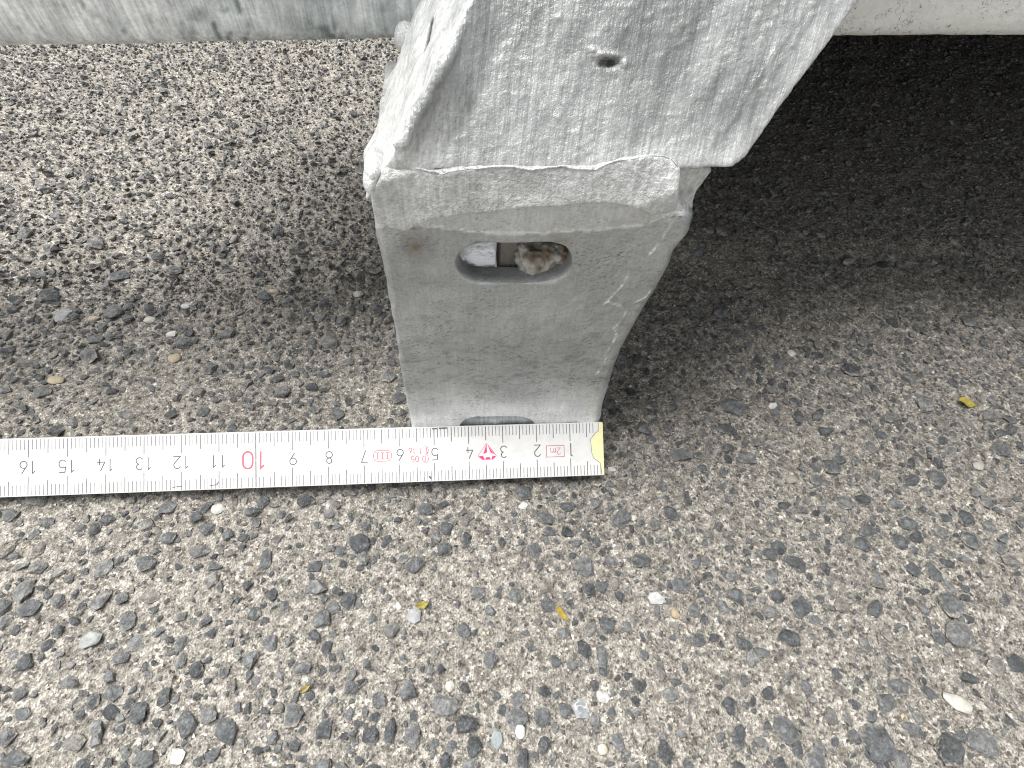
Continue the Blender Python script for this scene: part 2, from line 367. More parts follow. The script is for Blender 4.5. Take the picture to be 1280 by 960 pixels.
# loose pebbles, light or out of the ordinary: pixel, size in px, turn, colour, label, kind of mesh
pebbles = [
 (1195, 879, 41, 17, -0.5, (0.74, 0.70, 0.60), 'long smooth cream pebble near the lower right corner', 1),
 (820, 748, 21, 17, 0, (0.62, 0.63, 0.63), 'pale grey white pebble right of the yellow leaf scrap below the ruler', 0),
 (843, 768, 12, 10, 0, (0.55, 0.40, 0.20), 'small tan pebble just below right of the pale grey one', 1),
 (726, 887, 22, 25, 0.6, (0.36, 0.39, 0.41), 'blue grey stone with pale veins at the bottom centre', 0),
 (753, 871, 19, 11, -0.3, (0.66, 0.65, 0.63), 'flat white chip beside the veined blue grey stone', 0),
 (117, 800, 28, 26, 0.4, (0.40, 0.42, 0.40), 'largest pale grey angular stone at the lower left', 0),
 (272, 636, 18, 12, 0, (0.66, 0.65, 0.58), 'round whitish pebble just below the ruler edge at left', 1),
 (621, 925, 18, 18, 0, (0.36, 0.42, 0.43), 'pale bluish stone at the bottom edge left of a white pebble', 0),
 (650, 915, 14, 13, 0, (0.78, 0.77, 0.73), 'bright white round pebble at the bottom edge', 1),
 (753, 937, 14, 12, 0, (0.70, 0.62, 0.46), 'cream round pebble at the bottom edge below the veined stone', 1),
 (563, 858, 12, 11, 0, (0.72, 0.66, 0.56), 'small cream pebble beside the big dark chippings at bottom', 1),
 (518, 770, 21, 16, 0, (0.45, 0.46, 0.47), 'light grey rounded stone near the faint yellow scrap', 0),
 (223, 945, 18, 17, 0.3, (0.74, 0.73, 0.70), 'white angular chip at the bottom left edge', 0),
 (989, 442, 12, 9, 0, (0.80, 0.77, 0.70), 'white pebble in the shaded asphalt right of the foot', 1),
 (965, 508, 14, 9, 0.5, (0.80, 0.78, 0.72), 'flat white chip below the pebble in the shade at right', 0),
 (989, 600, 18, 13, 0, (0.45, 0.41, 0.31), 'tan grey pebble level with the ruler at right', 1),
 (1223, 582, 18, 10, 0, (0.55, 0.52, 0.45), 'flat cream stone below the yellow leaf scrap at right', 0),
 (80, 395, 22, 20, 0.2, (0.40, 0.42, 0.42), 'biggest grey stone on the rough asphalt at far left', 0),
 (116, 397, 15, 9, 0, (0.62, 0.50, 0.36), 'peach coloured pebble beside the biggest grey stone at left', 1),
 (188, 400, 15, 12, 0, (0.66, 0.63, 0.54), 'cream round pebble in the middle of the left asphalt', 1),
 (214, 418, 16, 10, 0, (0.72, 0.72, 0.70), 'flat white stone below the cream pebble at left', 0),
 (218, 448, 16, 15, 0, (0.58, 0.47, 0.28), 'ochre pebble above the ruler at left', 1),
 (71, 476, 20, 10, 0, (0.64, 0.52, 0.30), 'yellowish flat pebble nearest the ruler at far left', 1),
 (234, 384, 14, 9, 0, (0.68, 0.67, 0.63), 'whitish pebble uppermost of the pale ones at left', 1),
 (343, 365, 12, 8, 0, (0.62, 0.50, 0.34), 'small apricot pebble between the foot and the pale stones', 1),
 (448, 369, 12, 10, 0, (0.70, 0.64, 0.58), 'pinkish white chip close to the left edge of the foot', 0),
 (654, 632, 13, 7, 0.3, (0.82, 0.80, 0.76), 'small white chip just below the middle of the ruler', 0),
 (765, 586, 13, 6, -0.4, (0.82, 0.80, 0.74), 'white splinter beside the yellow end of the ruler', 0),
 (498, 757, 8, 9, 0, (0.75, 0.72, 0.66), 'tiny cream pebble left of the light grey rounded stone', 1),
 (791, 648, 10, 8, 0, (0.78, 0.72, 0.6), 'small cream pebble below right of the ruler end', 1),
]
for i, (px, py, a, b, turn, col, label, rd) in enumerate(pebbles):
    c = unp(px, py); s = pxscale(c); ra = a / s / 2; rb = b / s / 2 / 0.9
    me = round_mesh('pebble', 46, 500 + i, 0.7) if rd else chip_mesh('pebble', 27, 500 + i, 0.7)
    k = NT('pebble_%d' % i); p = k.coords(); n1 = k.noise(p, 480.0, 5, 0.65)
    col = tuple(0.72 * (0.7 * x + 0.3 * sum(col) / 3) for x in col)
    cc = k.mix(0.8, col, k.ramp(n1, [(0.3, 0.62), (0.7, 1.2)]), 'MULTIPLY')
    if 'vein' in label: cc = k.mix(k.ramp(k.noise(p, 300.0, 2), [(0.52, 0.0), (0.56, 0.8), (0.6, 0.0)]), cc, (0.62, 0.64, 0.65))
    me.materials.append(k.done(cc, 0.6, 0, k.bump(k.noise(p, 900.0, 4), 0.0004), 0.4))
    rz = 0.42 * min(ra, rb)
    o = link('pebble', me, None, None, label, 'pebble', 'loose pebbles on the asphalt')
    # mesh is 1 cm radius-like: x 1, y about .77
    o.scale = (ra, rb / 0.77, rz / 0.7); o.rotation_euler = (0.1 * math.sin(i), 0.1 * math.cos(i * 2), turn + 0.06)
    gz = float(ground_h(np.array([[c[0], c[1], 0]]))[0]); o.location = Vector((c[0] * CM, c[1] * CM, (gz + rz * 0.45) * CM))
    occupy(c[0], c[1], max(ra, rb))

n_single = 0
for i, (px, py, a, b) in enumerate(seen):
    c = unp(px, py); s = pxscale(c)
    ra, rb = a / s / 2 * 0.95, b / s / 2 * 1.0
    if not free(c[0], c[1], min(ra, rb), 0.5): continue
    o = link('stone', CHIPS[i % len(CHIPS)], None, ground); n_single += 1
    turn = 0.0
    if px > 900 and py > 700: turn = -0.75 if min(a, b) > 25 else -0.4
    flip = 0 if ra >= rb else math.pi / 2
    L, S = max(ra, rb), min(ra, rb); rz = 0.62 * S
    o.scale = (L, S / 0.77, rz / 0.6); o.rotation_euler = (rng.normal() * 0.1, rng.normal() * 0.1, flip + turn + rng.normal() * 0.15)
    gz = float(ground_h(np.array([[c[0], c[1], 0]]))[0])
    o.location = Vector((c[0], c[1], gz + rz * 0.36)) * CM
    occupy(c[0], c[1], (ra + rb) / 2)

# the other chippings: size, place at random; the largest in view singly, the rest joined
cands = []
NT_ = 130000
TX = -32 + 78 * rng.random(NT_); TY = -11 + 50 * rng.random(NT_); TD = noise2(np.stack([TX, TY], 1), 2.2, 31)
TB = np.clip((TY - 2.5) / 5, 0, 1) * np.where(TX < 2, 1.0, 0.55)
ok = (TX > -15 - 0.48 * (TY + 7.5)) & (TX < 15.5 + 0.68 * (TY + 9)) & (TY < 37) & (rng.random(NT_) < 0.60 + 0.55 * TD + 0.7 * TB)
TR = np.clip(0.085 * np.exp(rng.normal(size=NT_) * 0.5 + 0.18), 0.05, 0.30) * (1 - 0.28 * np.clip((TY - 6) / 11, 0, 1))
for x, y, r, back in zip(TX[ok].tolist(), TY[ok].tolist(), TR[ok].tolist(), TB[ok].tolist()):
    if not free(x, y, r, 0.84 - 0.26 * back): continue
    occupy(x, y, r); cands.append((x, y, r, back))
CH = ground_h(np.array([(c[0], c[1], 0.0) for c in cands]))
cands = [(*c, float(h)) for c, h in zip(cands, CH)]
def showing(c):
    P = np.array([c[0], c[1], 0.0]); q = P - CAM; dep = q @ FW
    if dep < 1: return 0
    px = 640 + F * (q @ RT) / dep; py = 480 + F * (q @ DN) / dep
    if not (-10 < px < 1290 and 50 < py < 970): return 0
    if 480 < px < 840 and py < 530: return 0
    if px < 757 and 535 < py < 615: return 0
    return c[2] * F / dep
vis = np.array([showing(c) for c in cands]); order = np.argsort(-vis)
room = 296 - n_single
def chip_pose(c):
    x, y, r, back, gz = c
    S = r * (0.75 + 0.3 * rng.random()); rz = (0.58 + 0.25 * back) * S
    return r * 1.12, S / 0.77, rz / 0.6, rng.normal() * (0.12 + 0.2 * back), rng.normal() * (0.12 + 0.2 * back), rng.random() * 6.283, gz + rz * (0.22 + 0.25 * back + 0.3 * rng.random())
rest = []
for rank, idx in enumerate(order):
    c = cands[idx]
    if rank < room and vis[idx] > 0:
        a, b, h, r1, r2, r3, z = chip_pose(c)
        o = link('stone', CHIPS[rng.integers(len(CHIPS))], None, ground)
        o.scale = (a, b, h); o.rotation_euler = (r1, r2, r3); o.location = Vector((c[0], c[1], z)) * CM
    else: rest.append(c)
def rot_many(r1, r2, r3):
    c1, s1, c2, s2, c3, s3 = np.cos(r1), np.sin(r1), np.cos(r2), np.sin(r2), np.cos(r3), np.sin(r3)
    return np.array([[c3 * c2, c3 * s2 * s1 - s3 * c1, c3 * s2 * c1 + s3 * s1], [s3 * c2, s3 * s2 * s1 + c3 * c1, s3 * s2 * c1 - c3 * s1], [-s2, c2 * s1, c2 * c1]])
def lib_arrays(lib):
    out = []
    for me in lib:
        V = np.empty(len(me.vertices) * 3, np.float32); me.vertices.foreach_get('co', V); V = V.reshape(-1, 3) / CM
        out.append((V, np.array([tuple(p.vertices) for p in me.polygons])))
    return out
def scatter(name, lib, poses, tones, mat, smooth=False, far_lib=None):
    L = lib_arrays(lib); LF = lib_arrays(far_lib or lib); VV, FF, TT, UU = [], [], [], []; off = 0
    for (x, y, z, a, b, h, r1, r2, r3), t in zip(poses, tones):
        V, Fc = L[rng.integers(len(L))] if far_lib is None or y < 6 else LF[rng.integers(len(LF))]
        P = (V * np.array([a, b, h])) @ rot_many(r1, r2, r3).T + np.array([x, y, z])
        VV.append(P); FF.append(Fc + off); TT.append(np.full(len(V), t)); UU.append((V[:, 2] - V[:, 2].min()) / np.ptp(V[:, 2])); off += len(V)
    me = mesh_np(name, np.concatenate(VV), np.concatenate(FF), smooth); attr(me, 'tone', np.concatenate(TT)); attr(me, 'up', np.concatenate(UU))
    return link(name, me, mat, ground, kind='stuff')
SMALL = [chip_mesh('small_chipping', 16, 300 + i, 0.6) for i in range(16)]
poses = []
for c in rest:
    a, b, h, r1, r2, r3, z = chip_pose(c); poses.append((c[0], c[1], z, a, b, h, r1, r2, r3))
FAR = [chip_mesh('far_chipping', 10, 350 + i, 0.6) for i in range(14)]
scatter('small_chippings', SMALL, poses, rng.random(len(poses)), M['stones'], far_lib=FAR)
# loose grains of sand, a millimetre or two
GR = [chip_mesh('grain', 9, 400 + i, 0.75) for i in range(10)]
poses, tones = [], []
N = 22000
xs = -30 + 74 * rng.random(N); ys = -10.5 + 44 * rng.random(N) ** 1.35
keep = np.abs(xs - 2) < 17 + 1.0 * (ys + 9); xs, ys = xs[keep], ys[keep]
zs = ground_h(np.stack([xs, ys, 0 * xs], 1))
for x, y, z in zip(xs, ys, zs):
    r = 0.022 + 0.055 * rng.random() ** 3; poses.append((x, y, z + r * 0.2, r, r, r, rng.random() * 6, rng.random() * 6, rng.random() * 6)); tones.append(rng.random() ** 0.8)
scatter('sand_grains', GR, poses, tones, M['grain'])
for me in SMALL + FAR + GR: bpy.data.meshes.remove(me)

# ------------------------------------------------------------------ the galvanised stand: foot, strut, crossbars
stand = bpy.data.objects.new('galvanised_stand', None); COL.objects.link(stand)
stand.empty_display_size = 0.01
stand['label'] = 'galvanised steel stand with slotted square foot, leaning strut and welded crossbars'; stand['category'] = 'steel stand'
U = np.array([0.528, 0.457, 0.716]); U /= np.linalg.norm(U)
NF = np.cross([1, 0, 0], U); NF /= np.linalg.norm(NF)       # strut front face normal (towards the viewer and up)
if NF[1] > 0: NF = -NF
P0 = np.array([0, 0.11, 9.62])
def on_foot(px, py, y=0.0): return unp(px, py, (0, y, 0), (0, 1, 0))
def on_strut(px, py, lift=0.0): return unp(px, py, P0 + NF * lift, NF)

# --- foot: front wall with slot and drain notch, two side walls, open behind
right = [on_foot(x, y, 0.12) for x, y in [(885, 214), (872, 236), (862, 252), (864, 270), (858, 293), (839, 315), (834, 331), (817, 364), (801, 390), (781, 423), (764, 463), (752, 504), (748, 525)]]
left = [on_foot(x, y) for x, y in [(513, 532), (505, 490), (497, 430), (487, 360), (478, 300), (470, 272)]]
zr = [(p[0] + 0.11, 0, p[2]) for p in right]; zl = [(p[0], 0, p[2]) for p in left]
zr = [(2.60, 0, 9.22), (2.74, 0, 9.12), (2.88, 0, 9.0)] + zr[3:]
outline = zl + [(-2.5, 0, 9.2), (2.4, 0, 9.2)] + zr + [(2.72, 0, 0.06), (-2.76, 0, 0.06)]
front = prism(outline, (0, 0, 0), (0, 0.55, 0), bevel=None)
def stadium(cx, cz, hw, hh, y0, y1, n=14, skew=0.0):
    pts = []
    for s in (1, -1):
        for i in range(n + 1):
            a = -math.pi / 2 + math.pi * i / n
            pts.append((cx + s * (hw - hh) + s * hh * math.cos(a), y0, cz + s * hh * math.sin(a)))
    return prism(pts, (0, 0, 0), (0, y1 - y0, 0))
walls = [boxbm(-2.70, -2.26, 0.1, 4.6, 0.06, 9.2), boxbm(2.16, 2.62, 0.1, 4.6, 0.06, 9.4)]
solid = bm_join([front])
me1 = melt(solid, 0.06, 0, cut=[stadium(-0.11, 7.54, 1.13, 0.52, -1, 2), stadium(-0.26, 1.05, 1.10, 0.58, -1, 2)])
b1 = bmesh.new(); b1.from_mesh(me1); bpy.data.meshes.remove(me1)
me = melt(bm_join([b1] + walls), 0.047, 4)
V, N_ = verts_of(me)
facing = np.clip(-N_[:, 1], 0, 1)
# right-hand corner rolls away from the front face
rx = np.interp(V[:, 2], [p[2] for p in zr][::-1], [p[0] for p in zr][::-1])
tr = np.clip((V[:, 0] - (rx - 0.34)) / 0.34, 0, 1); V[:, 1] += np.where(V[:, 1] < 0.3, 0.30 * tr ** 2.2, 0)
d = 0.030 * noise(V, 0.9, 11) + 0.014 * noise(V, 0.3, 12) + 0.006 * noise(V, 0.12, 13)
d += 0.05 * np.clip(noise(V, (0.5, 0.8, 1.1), 14), 0, 1) * np.clip(tr * 3, 0, 1)      # runs of zinc along the right corner
scr = [[(787, 338), (783, 350), (775, 360), (757, 380)], [(757, 378), (766, 380), (775, 382), (782, 390), (776, 402), (768, 410), (771, 420), (765, 430), (757, 445), (757, 452)], [(757, 452), (745, 468)], [(838, 262), (838, 280), (828, 300), (812, 318)], [(815, 362), (806, 372), (795, 378)]]
ds = np.full(len(V), 9.0)
for s_ in scr: ds = np.minimum(ds, seg_dist(V[:, [0, 2]], [on_foot(*q)[[0, 2]] for q in s_]))
front_m = (V[:, 1] < 0.25)
d += np.where(front_m, 0.016 * np.exp(-(ds / 0.025) ** 2), 0)
V = V + N_ * d[:, None]
# tone: lighter strip above a drawn-down line, dulled below, bounce light painted in towards the ground, smears between
bl = np.array([on_foot(x, y)[[0, 2]] for x, y in [(468, 288), (485, 277), (500, 279), (530, 284), (560, 287), (610, 291), (690, 290), (750, 287), (800, 283), (845, 268)]])
zb = np.interp(V[:, 0], bl[:, 0], bl[:, 1]) + 0.03 * noise(V, 0.2, 15)
tone = np.where(V[:, 2] > zb, 0.42, 0.12 + 0.12 * noise(V, 1.2, 16))
tone += np.where((np.abs(V[:, 2] - zb) < 0.03), 0.35, 0)
sm = np.clip(noise(V, (0.5, 1, 0.25), 17) + 0.8 * noise(V, (0.2, 1, 0.09), 18) - 0.2, 0, 1) * np.exp(-((V[:, 2] - 4.6) / 1.5) ** 2)
tone = tone - 0.2 * sm
tone = tone - 0.7 * np.clip(noise(V, (0.12, 1, 0.05), 19) - 0.35, 0, 1) * np.exp(-((V[:, 2] - 3.6) / 1.6) ** 2)
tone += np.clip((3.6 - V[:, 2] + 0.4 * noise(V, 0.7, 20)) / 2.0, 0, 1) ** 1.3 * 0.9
tone += np.where(front_m, 1.1 * np.exp(-(ds / 0.018) ** 2) * np.clip(0.75 + 0.9 * noise(V, 0.16, 30), 0, 1), 0)
rs = on_foot(519, 310)[[0, 2]]; rim = np.array([on_foot(690, 296)[[0, 2]], on_foot(712, 305)[[0, 2]]])
rust = 0.8 * np.exp(-(np.linalg.norm((V[:, [0, 2]] - rs) / [1, 1.2], axis=1) / 0.09) ** 2)
halo = np.exp(-(np.linalg.norm(V[:, [0, 2]] - rs, axis=1) / 0.28) ** 2); tone -= 0.3 * halo
rust += 0.35 * np.exp(-(seg_dist(V[:, [0, 2]], rim) / 0.08) ** 2); rust += 0.15 * halo
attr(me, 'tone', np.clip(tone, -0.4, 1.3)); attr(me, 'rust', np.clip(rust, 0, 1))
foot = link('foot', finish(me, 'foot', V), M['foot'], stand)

# base plate inside the foot, seen through the slot
me = melt(boxbm(-2.1, 2.0, 0.9, 9.4, 0.22, 0.62), 0.09, 3); V, N_ = verts_of(me)
V += N_ * (0.02 * noise(V, 0.5, 21))[:, None]; attr(me, 'tone', np.ones(len(V))); attr(me, 'rust', 0.5 * np.clip(noise(V, 0.6, 22) - 0.4, 0, 1))
link('base_plate', finish(me, 'base_plate', V), plain('plate_white', (0.82, 0.82, 0.81), 0.5, 0.08, 400.0), stand)
k = NT('reflector_zinc'); M['bright'] = k.done(k.mix(k.noise(k.coords(), 900.0, 4), (0.82, 0.83, 0.83), (0.97, 0.97, 0.97)), 0.28, 0.9, k.bump(k.noise(k.coords(), 600.0, 3), 0.0002))
b_ = prism([(-1.5, 0.62, 6.7), (-0.45, 0.62, 6.7), (-0.40, 1.75, 8.0), (-1.5, 1.75, 8.0)], (0, 0, 0), (0, 0.15, -0.17))  # added plate, tilted to reflect sky light back out of the slot
for v in b_.verts: v.co *= CM
me = bpy.data.meshes.new('reflector_plate'); b_.to_mesh(me); b_.free(); link('reflector_plate', me, M['bright'], foot)
# lump of dross caught behind the slot
pc = on_foot(678, 322, 0.62)
me = melt(bm_join([ellbm(pc + np.array([-0.1, 0, 0.02]), (0.46, 0.36, 0.42)), ellbm(pc + np.array([0.30, 0.0, 0.16]), (0.36, 0.3, 0.26)), ellbm(pc + np.array([-0.42, 0.1, 0.1]), (0.18, 0.3, 0.36))]), 0.035, 2); V, N_ = verts_of(me)
V += N_ * (0.06 * noise(V, 0.3, 23) + 0.06 * noise(V, 0.085, 24) + 0.03 * noise(V, 0.05, 31))[:, None]
attr(me, 'tone', 0.6 + 0.9 * noise(V, 0.15, 25)); attr(me, 'rust', np.clip(1.3 * noise(V, 0.2, 26) + (V[:, 0] - pc[0]) * 1.2 + 0.15, 0, 0.95))
me2 = melt(stadium(-0.26, 1.08, 1.2, 0.66, 0.13, 0.5), 0.05, 3); V2, N2 = verts_of(me2)
V2 += N2 * (0.025 * noise(V2, 0.3, 28))[:, None]; attr(me2, 'tone', 0.6 + 0.6 * noise(V2, (0.4, 1, 0.4), 29)); attr(me2, 'rust', np.zeros(len(V2)))
link('drain_plug', finish(me2, 'drain_plug', V2), M['bar'], foot, label='bluish zinc filled drain notch at the foot')
link('dross_lump', finish(me, 'dross_lump', V), M['lump'], foot, label='crusty rust tinged lump inside the slot')
me = melt(boxbm(-0.36, 0.10, 0.62, 1.7, 6.2, 8.4), 0.05, 2); V, N_ = verts_of(me)
attr(me, 'tone', 0.2 + 0 * V[:, 0]); attr(me, 'rust', 0.2 * np.clip(noise(V, 0.2, 27), 0, 1)); link('inner_rib', finish(me, 'inner_rib', V), M['lump'], stand)

# --- strut: leaning square tube, its front and its upward-turned left face in view
def sp(a, b, y=0.0): return P0 + np.array([a, 0, 0]) + U * b + np.array([0, y, 0])
aL, aR, DEP = -2.30, 3.66, 4.7
ol = [sp(aL, -0.10), sp(2.3, -0.10), sp(2.75, -0.04), sp(aR - 0.30, 0.0), sp(aR - 0.10, 0.05), sp(aR, 0.20), sp(aR, 9.5), sp(aL, 9.5)]
body = prism(ol, (0, 0, 0), (0, DEP, 0), bevel=[(5, 0.46), (7, 0.16)])
wedge = prism([(-2.30, 0.05, 9.60), (-2.78, 0.05, 8.95), (-2.30, 0.05, 8.80)], (0, 0, 0), (0, DEP - 0.9, 0))
fl = [unp(*q, P0 + np.array([aL - 0.04, 0, 0]), (-0.805, 0, 0.593)) for q in [(515, -30), (523, 0), (506, 45), (497, 75), (484, 105), (476, 138), (469, 165), (457, 190), (454, 208), (459, 238), (470, 238), (482, 222), (490, 200), (545, 92), (590, 0), (604, -30)]]
fl = [np.array([q[0], max(q[1], 0.02), q[2]]) for q in fl]
flank = prism(fl, (0, 0, 0), (0.55, 0, -0.40)); bmesh.ops.triangulate(flank, faces=[f for f in flank.faces if len(f.verts) > 4])
bumps = [flank]
me = melt(bm_join([body, wedge] + bumps), 0.049, 5); V, N_ = verts_of(me)
rel = V - P0; Bc = rel[:, 2] / U[2]; Ac = rel[:, 0] - Bc * U[0]         # along X and along the strut
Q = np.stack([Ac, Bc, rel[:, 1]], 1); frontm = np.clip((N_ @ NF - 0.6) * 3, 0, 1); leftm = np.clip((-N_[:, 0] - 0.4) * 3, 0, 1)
d = 0.020 * noise(Q, 1.2, 41) + 0.006 * noise(Q, (0.10, 0.8, 0.5), 42) + 0.006 * noise(Q, 0.11, 43)
d += leftm * (0.05 * noise(Q, (0.5, 1.2, 0.5), 44) + 0.03 * np.clip(noise(Q, (0.4, 1.5, 0.25), 45), 0, 1))
# grains and spatter of zinc
d += frontm * 0.035 * np.clip(noise(Q, 0.11, 46) - 0.55 - 0.3 * noise(Q, 1.5, 47), 0, 1)
for i in range(190):
    a = rng.uniform(-2.0, 3.4); b = rng.uniform(0.1, 3.4)
    if i < 80: a = rng.normal(1.9, 0.6); b = rng.normal(2.4, 0.6)
    r = rng.uniform(0.022, 0.048); dd = (Q[:, 0] - a) ** 2 + (Q[:, 1] - b) ** 2
    near = dd < (3 * r) ** 2; d[near] += (frontm * 0.5 * r * np.exp(-dd / r ** 2))[near]
def ab(px, py):
    q = on_strut(px, py) - P0; b = q[2] / U[2]; return np.array([q[0] - b * U[0], b])
def pit(px, py, w, h, depth, ang=0.0):
    c = ab(px, py); x = Q[:, 0] - c[0] + 0.5 * (Q[:, 1] - c[1]); y = Q[:, 1] - c[1]
    x, y = x * math.cos(ang) + y * math.sin(ang), -x * math.sin(ang) + y * math.cos(ang)
    return frontm * depth * np.exp(-((x / w) ** 2 + (y / h) ** 2) ** 2)
wob = 1 + 0.7 * noise(Q, 0.09, 51); g = pit(761, 78, 0.17, 0.07, 0.12) * wob; rimg = (pit(757, 68, 0.2, 0.045, 0.07) + pit(742, 62, 0.07, 0.03, 0.05) + pit(781, 77, 0.05, 0.07, 0.06)) * wob
d += rimg - g
for x0, y0, x1, y1 in [(622, 80, 648, 35), (632, 78, 655, 38), (930, 120, 1000, 20), (948, 118, 1015, 18), (905, 165, 950, 95)]:
    dd = seg_dist(Q[:, :2], [ab(x0, y0), ab(x1, y1)]); d += frontm * 0.022 * np.exp(-(dd / 0.03) ** 2)
# gash in the left face, ragged lip between left face and front
gash = [unp(*q, P0 + np.array([aL, 0, 0]), (-0.805, 0, 0.593)) for q in [(544, 33), (537, 50), (530, 75), (519, 97)]]
dg_ = seg_dist(V, gash); d -= leftm * 0.05 * np.exp(-(dg_ / 0.085) ** 4)
lip = np.exp(-((Q[:, 0] - aL - 0.03) / 0.10) ** 2) * (Q[:, 1] > 0.4)
d += lip * 0.12 * np.clip(noise(Q, (3, 0.45, 3), 48) + 0.25, 0, 1)
V = V + N_ * d[:, None]
tone = 0.30 + 0.22 * noise(Q, 1.1, 49) + 0.25 * noise(Q, (0.25, 1.4, 1), 50) + 0.75 * leftm + 8 * rimg + 0.25 * np.clip(Q[:, 0] - 3.0, 0, 1)  # left face lifted: the strong light on it is painted into the tone
tone -= 9 * g * (1 + 0.6 * noise(Q, 0.06, 52)) + leftm * 2.4 * np.exp(-(dg_ / 0.09) ** 4)
tone += 0.25 * np.exp(-(Bc / 0.5) ** 2)
attr(me, 'tone', np.clip(tone, -0.8, 1.25)); attr(me, 'rust', np.clip(0.5 * np.exp(-((Q[:, 0] - ab(780, 137)[0]) ** 2 + (Q[:, 1] - ab(780, 137)[1]) ** 2) / 0.004) + 2.5 * pit(757, 92, 0.1, 0.04, 0.16), 0, 1))
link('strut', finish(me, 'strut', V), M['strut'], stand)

webp = [on_foot(x, y, 0.30) for x, y in [(838, 205), (868, 206), (892, 212), (884, 222), (874, 238), (867, 252), (866, 268), (858, 292), (846, 300), (836, 260)]]
me = melt(prism(webp, (0, 0, 0), (0, 1.4, 0)), 0.04, 6); V, N_ = verts_of(me)
V += N_ * (0.03 * noise(V, 0.3, 55))[:, None]; attr(me, 'tone', 0.5 + 0.3 * noise(V, 0.3, 56)); attr(me, 'rust', np.zeros(len(V)))
link('zinc_web', finish(me, 'zinc_web', V), M['strut'], stand)
# --- weld band across the joint: a wedge that swells towards its lower lip
top = [(485, 206), (500, 209), (522, 213), (545, 216), (580, 211), (620, 208), (665, 210), (700, 208), (740, 209), (780, 199), (815, 195), (840, 199), (851, 213)]
bot = [(849, 240), (845, 262), (836, 266), (815, 269), (790, 260), (760, 256), (725, 257), (690, 260), (640, 264), (590, 270), (560, 273), (540, 276), (524, 282), (508, 289), (490, 286), (471, 279), (465, 262), (462, 245), (474, 228)]
ol = [on_strut(x, y, 0.035) for x, y in top] + [on_foot(x, y, -0.13) for x, y in bot]
bm = prism(ol, (0, 0, 0), (0, 0.55, 0)); bmesh.ops.triangulate(bm, faces=[f for f in bm.faces if len(f.verts) > 4])
me = melt(bm, 0.036, 4); V, N_ = verts_of(me)
fr = V[:, 1] < 0.1
d = 0.018 * noise(V, 0.6, 61) + 0.008 * noise(V, (0.08, 0.2, 0.30), 62) + 0.006 * noise(V, 0.1, 63) + 0.012 * np.clip(noise(V, 0.12, 64) - 0.3, 0, 1)
V = V + N_ * d[:, None]
attr(me, 'tone', 0.62 + 0.3 * noise(V, 0.5, 65) + 0.2 * noise(V, 0.12, 69)); attr(me, 'rust', np.zeros(len(V)))
link('weld_band', finish(me, 'weld_band', V), M['band'], stand)
# thin bright ridge along the crack
pts = [on_strut(x, y, 0.03) for x, y in [(492, 205), (508, 208), (530, 212), (552, 217), (575, 212), (598, 210), (620, 208), (642, 208), (665, 212), (684, 209), (702, 207), (722, 211), (744, 212), (760, 204), (780, 200), (800, 196), (815, 194), (830, 195), (841, 199), (847, 207)]]
fine = []
for a, b in zip(pts[:-1], pts[1:]):
    for t in (0, 0.33, 0.66): fine.append(a + (b - a) * t)
fine.append(pts[-1]); fine = np.array(fine); fine[:, 2] += 0.015 * noise(fine, 0.12, 66)
rad = 0.021 + 0.012 * noise(fine, 0.25, 67); rad[:2] = 0.012
me = melt(tubebm([tuple(p) for p in fine], list(rad), 10), 0.018, 2); V, N_ = verts_of(me)
attr(me, 'tone', np.full(len(V), 1.2)); attr(me, 'rust', np.zeros(len(V))); link('zinc_ridge', finish(me, 'zinc_ridge', V), M['band'], stand)
# drip that hangs at the upper left of the foot
c = on_foot(463, 228, 0.05)
me = melt(bm_join([ellbm(c + np.array([0.02, 0.2, -0.02]), (0.17, 0.42, 0.24)), ellbm(c + np.array([0.06, 0.3, 0.14]), (0.18, 0.4, 0.2))]), 0.035, 4); V, N_ = verts_of(me)
V += N_ * (0.03 * noise(V, 0.25, 68))[:, None]; attr(me, 'tone', np.full(len(V), 1.15)); attr(me, 'rust', np.zeros(len(V)))
link('zinc_drip', finish(me, 'zinc_drip', V), M['band'], stand)

# --- crossbars: rounded square tubes welded behind the strut
def bar(name, A, B, size, mat, seed, tonef):
    A = np.array(A, float); B = np.array(B, float); t = (B - A) / np.linalg.norm(B - A)
    q = np.cross(t, [0, 1, 0]); q = q / np.linalg.norm(q); q = q if q[2] > 0 else -q
    sec = []
    r = 0.38
    for cy, cz, a0 in ((r, r, 180), (size - r, r, 270), (size - r, size - r, 0), (r, size - r, 90)):
        for k in range(7):
            an = math.radians(a0 + 90 * k / 6); sec.append((cy + r * math.cos(an), cz + r * math.sin(an)))
    ol = [A + np.array([0, 1, 0]) * y + q * (z - 0.14) for y, z in sec]
    me = melt(prism(ol, (0, 0, 0), tuple(B - A)), 0.085, 2); V, N_ = verts_of(me)
    V = V + N_ * (0.012 * noise(V, 1.2, seed) + 0.01 * noise(V, (0.25, 0.5, 1.0), seed + 1) + 0.006 * noise(V, 0.15, seed + 2))[:, None]
    tn = tonef(V); attr(me, 'tone', np.clip(tn, -0.6, 1.3)); attr(me, 'rust', np.zeros(len(V)))
    return finish(me, name, V)
YB = 4.45
a = unp(-60, 58.2, (0, YB, 0), (0, 1, 0)); b = unp(494, 46.9, (0, YB, 0), (0, 1, 0))
t = (a - b) / np.linalg.norm(a - b)
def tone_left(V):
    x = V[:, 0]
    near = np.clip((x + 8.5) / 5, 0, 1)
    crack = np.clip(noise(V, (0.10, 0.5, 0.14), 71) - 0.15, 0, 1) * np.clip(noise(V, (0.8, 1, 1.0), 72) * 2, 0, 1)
    return 0.92 - 0.38 * near + 0.30 * noise(V, (0.22, 0.8, 1.6), 73) - 1.6 * crack + 0.12 * noise(V, (0.12, 0.3, 0.5), 74)
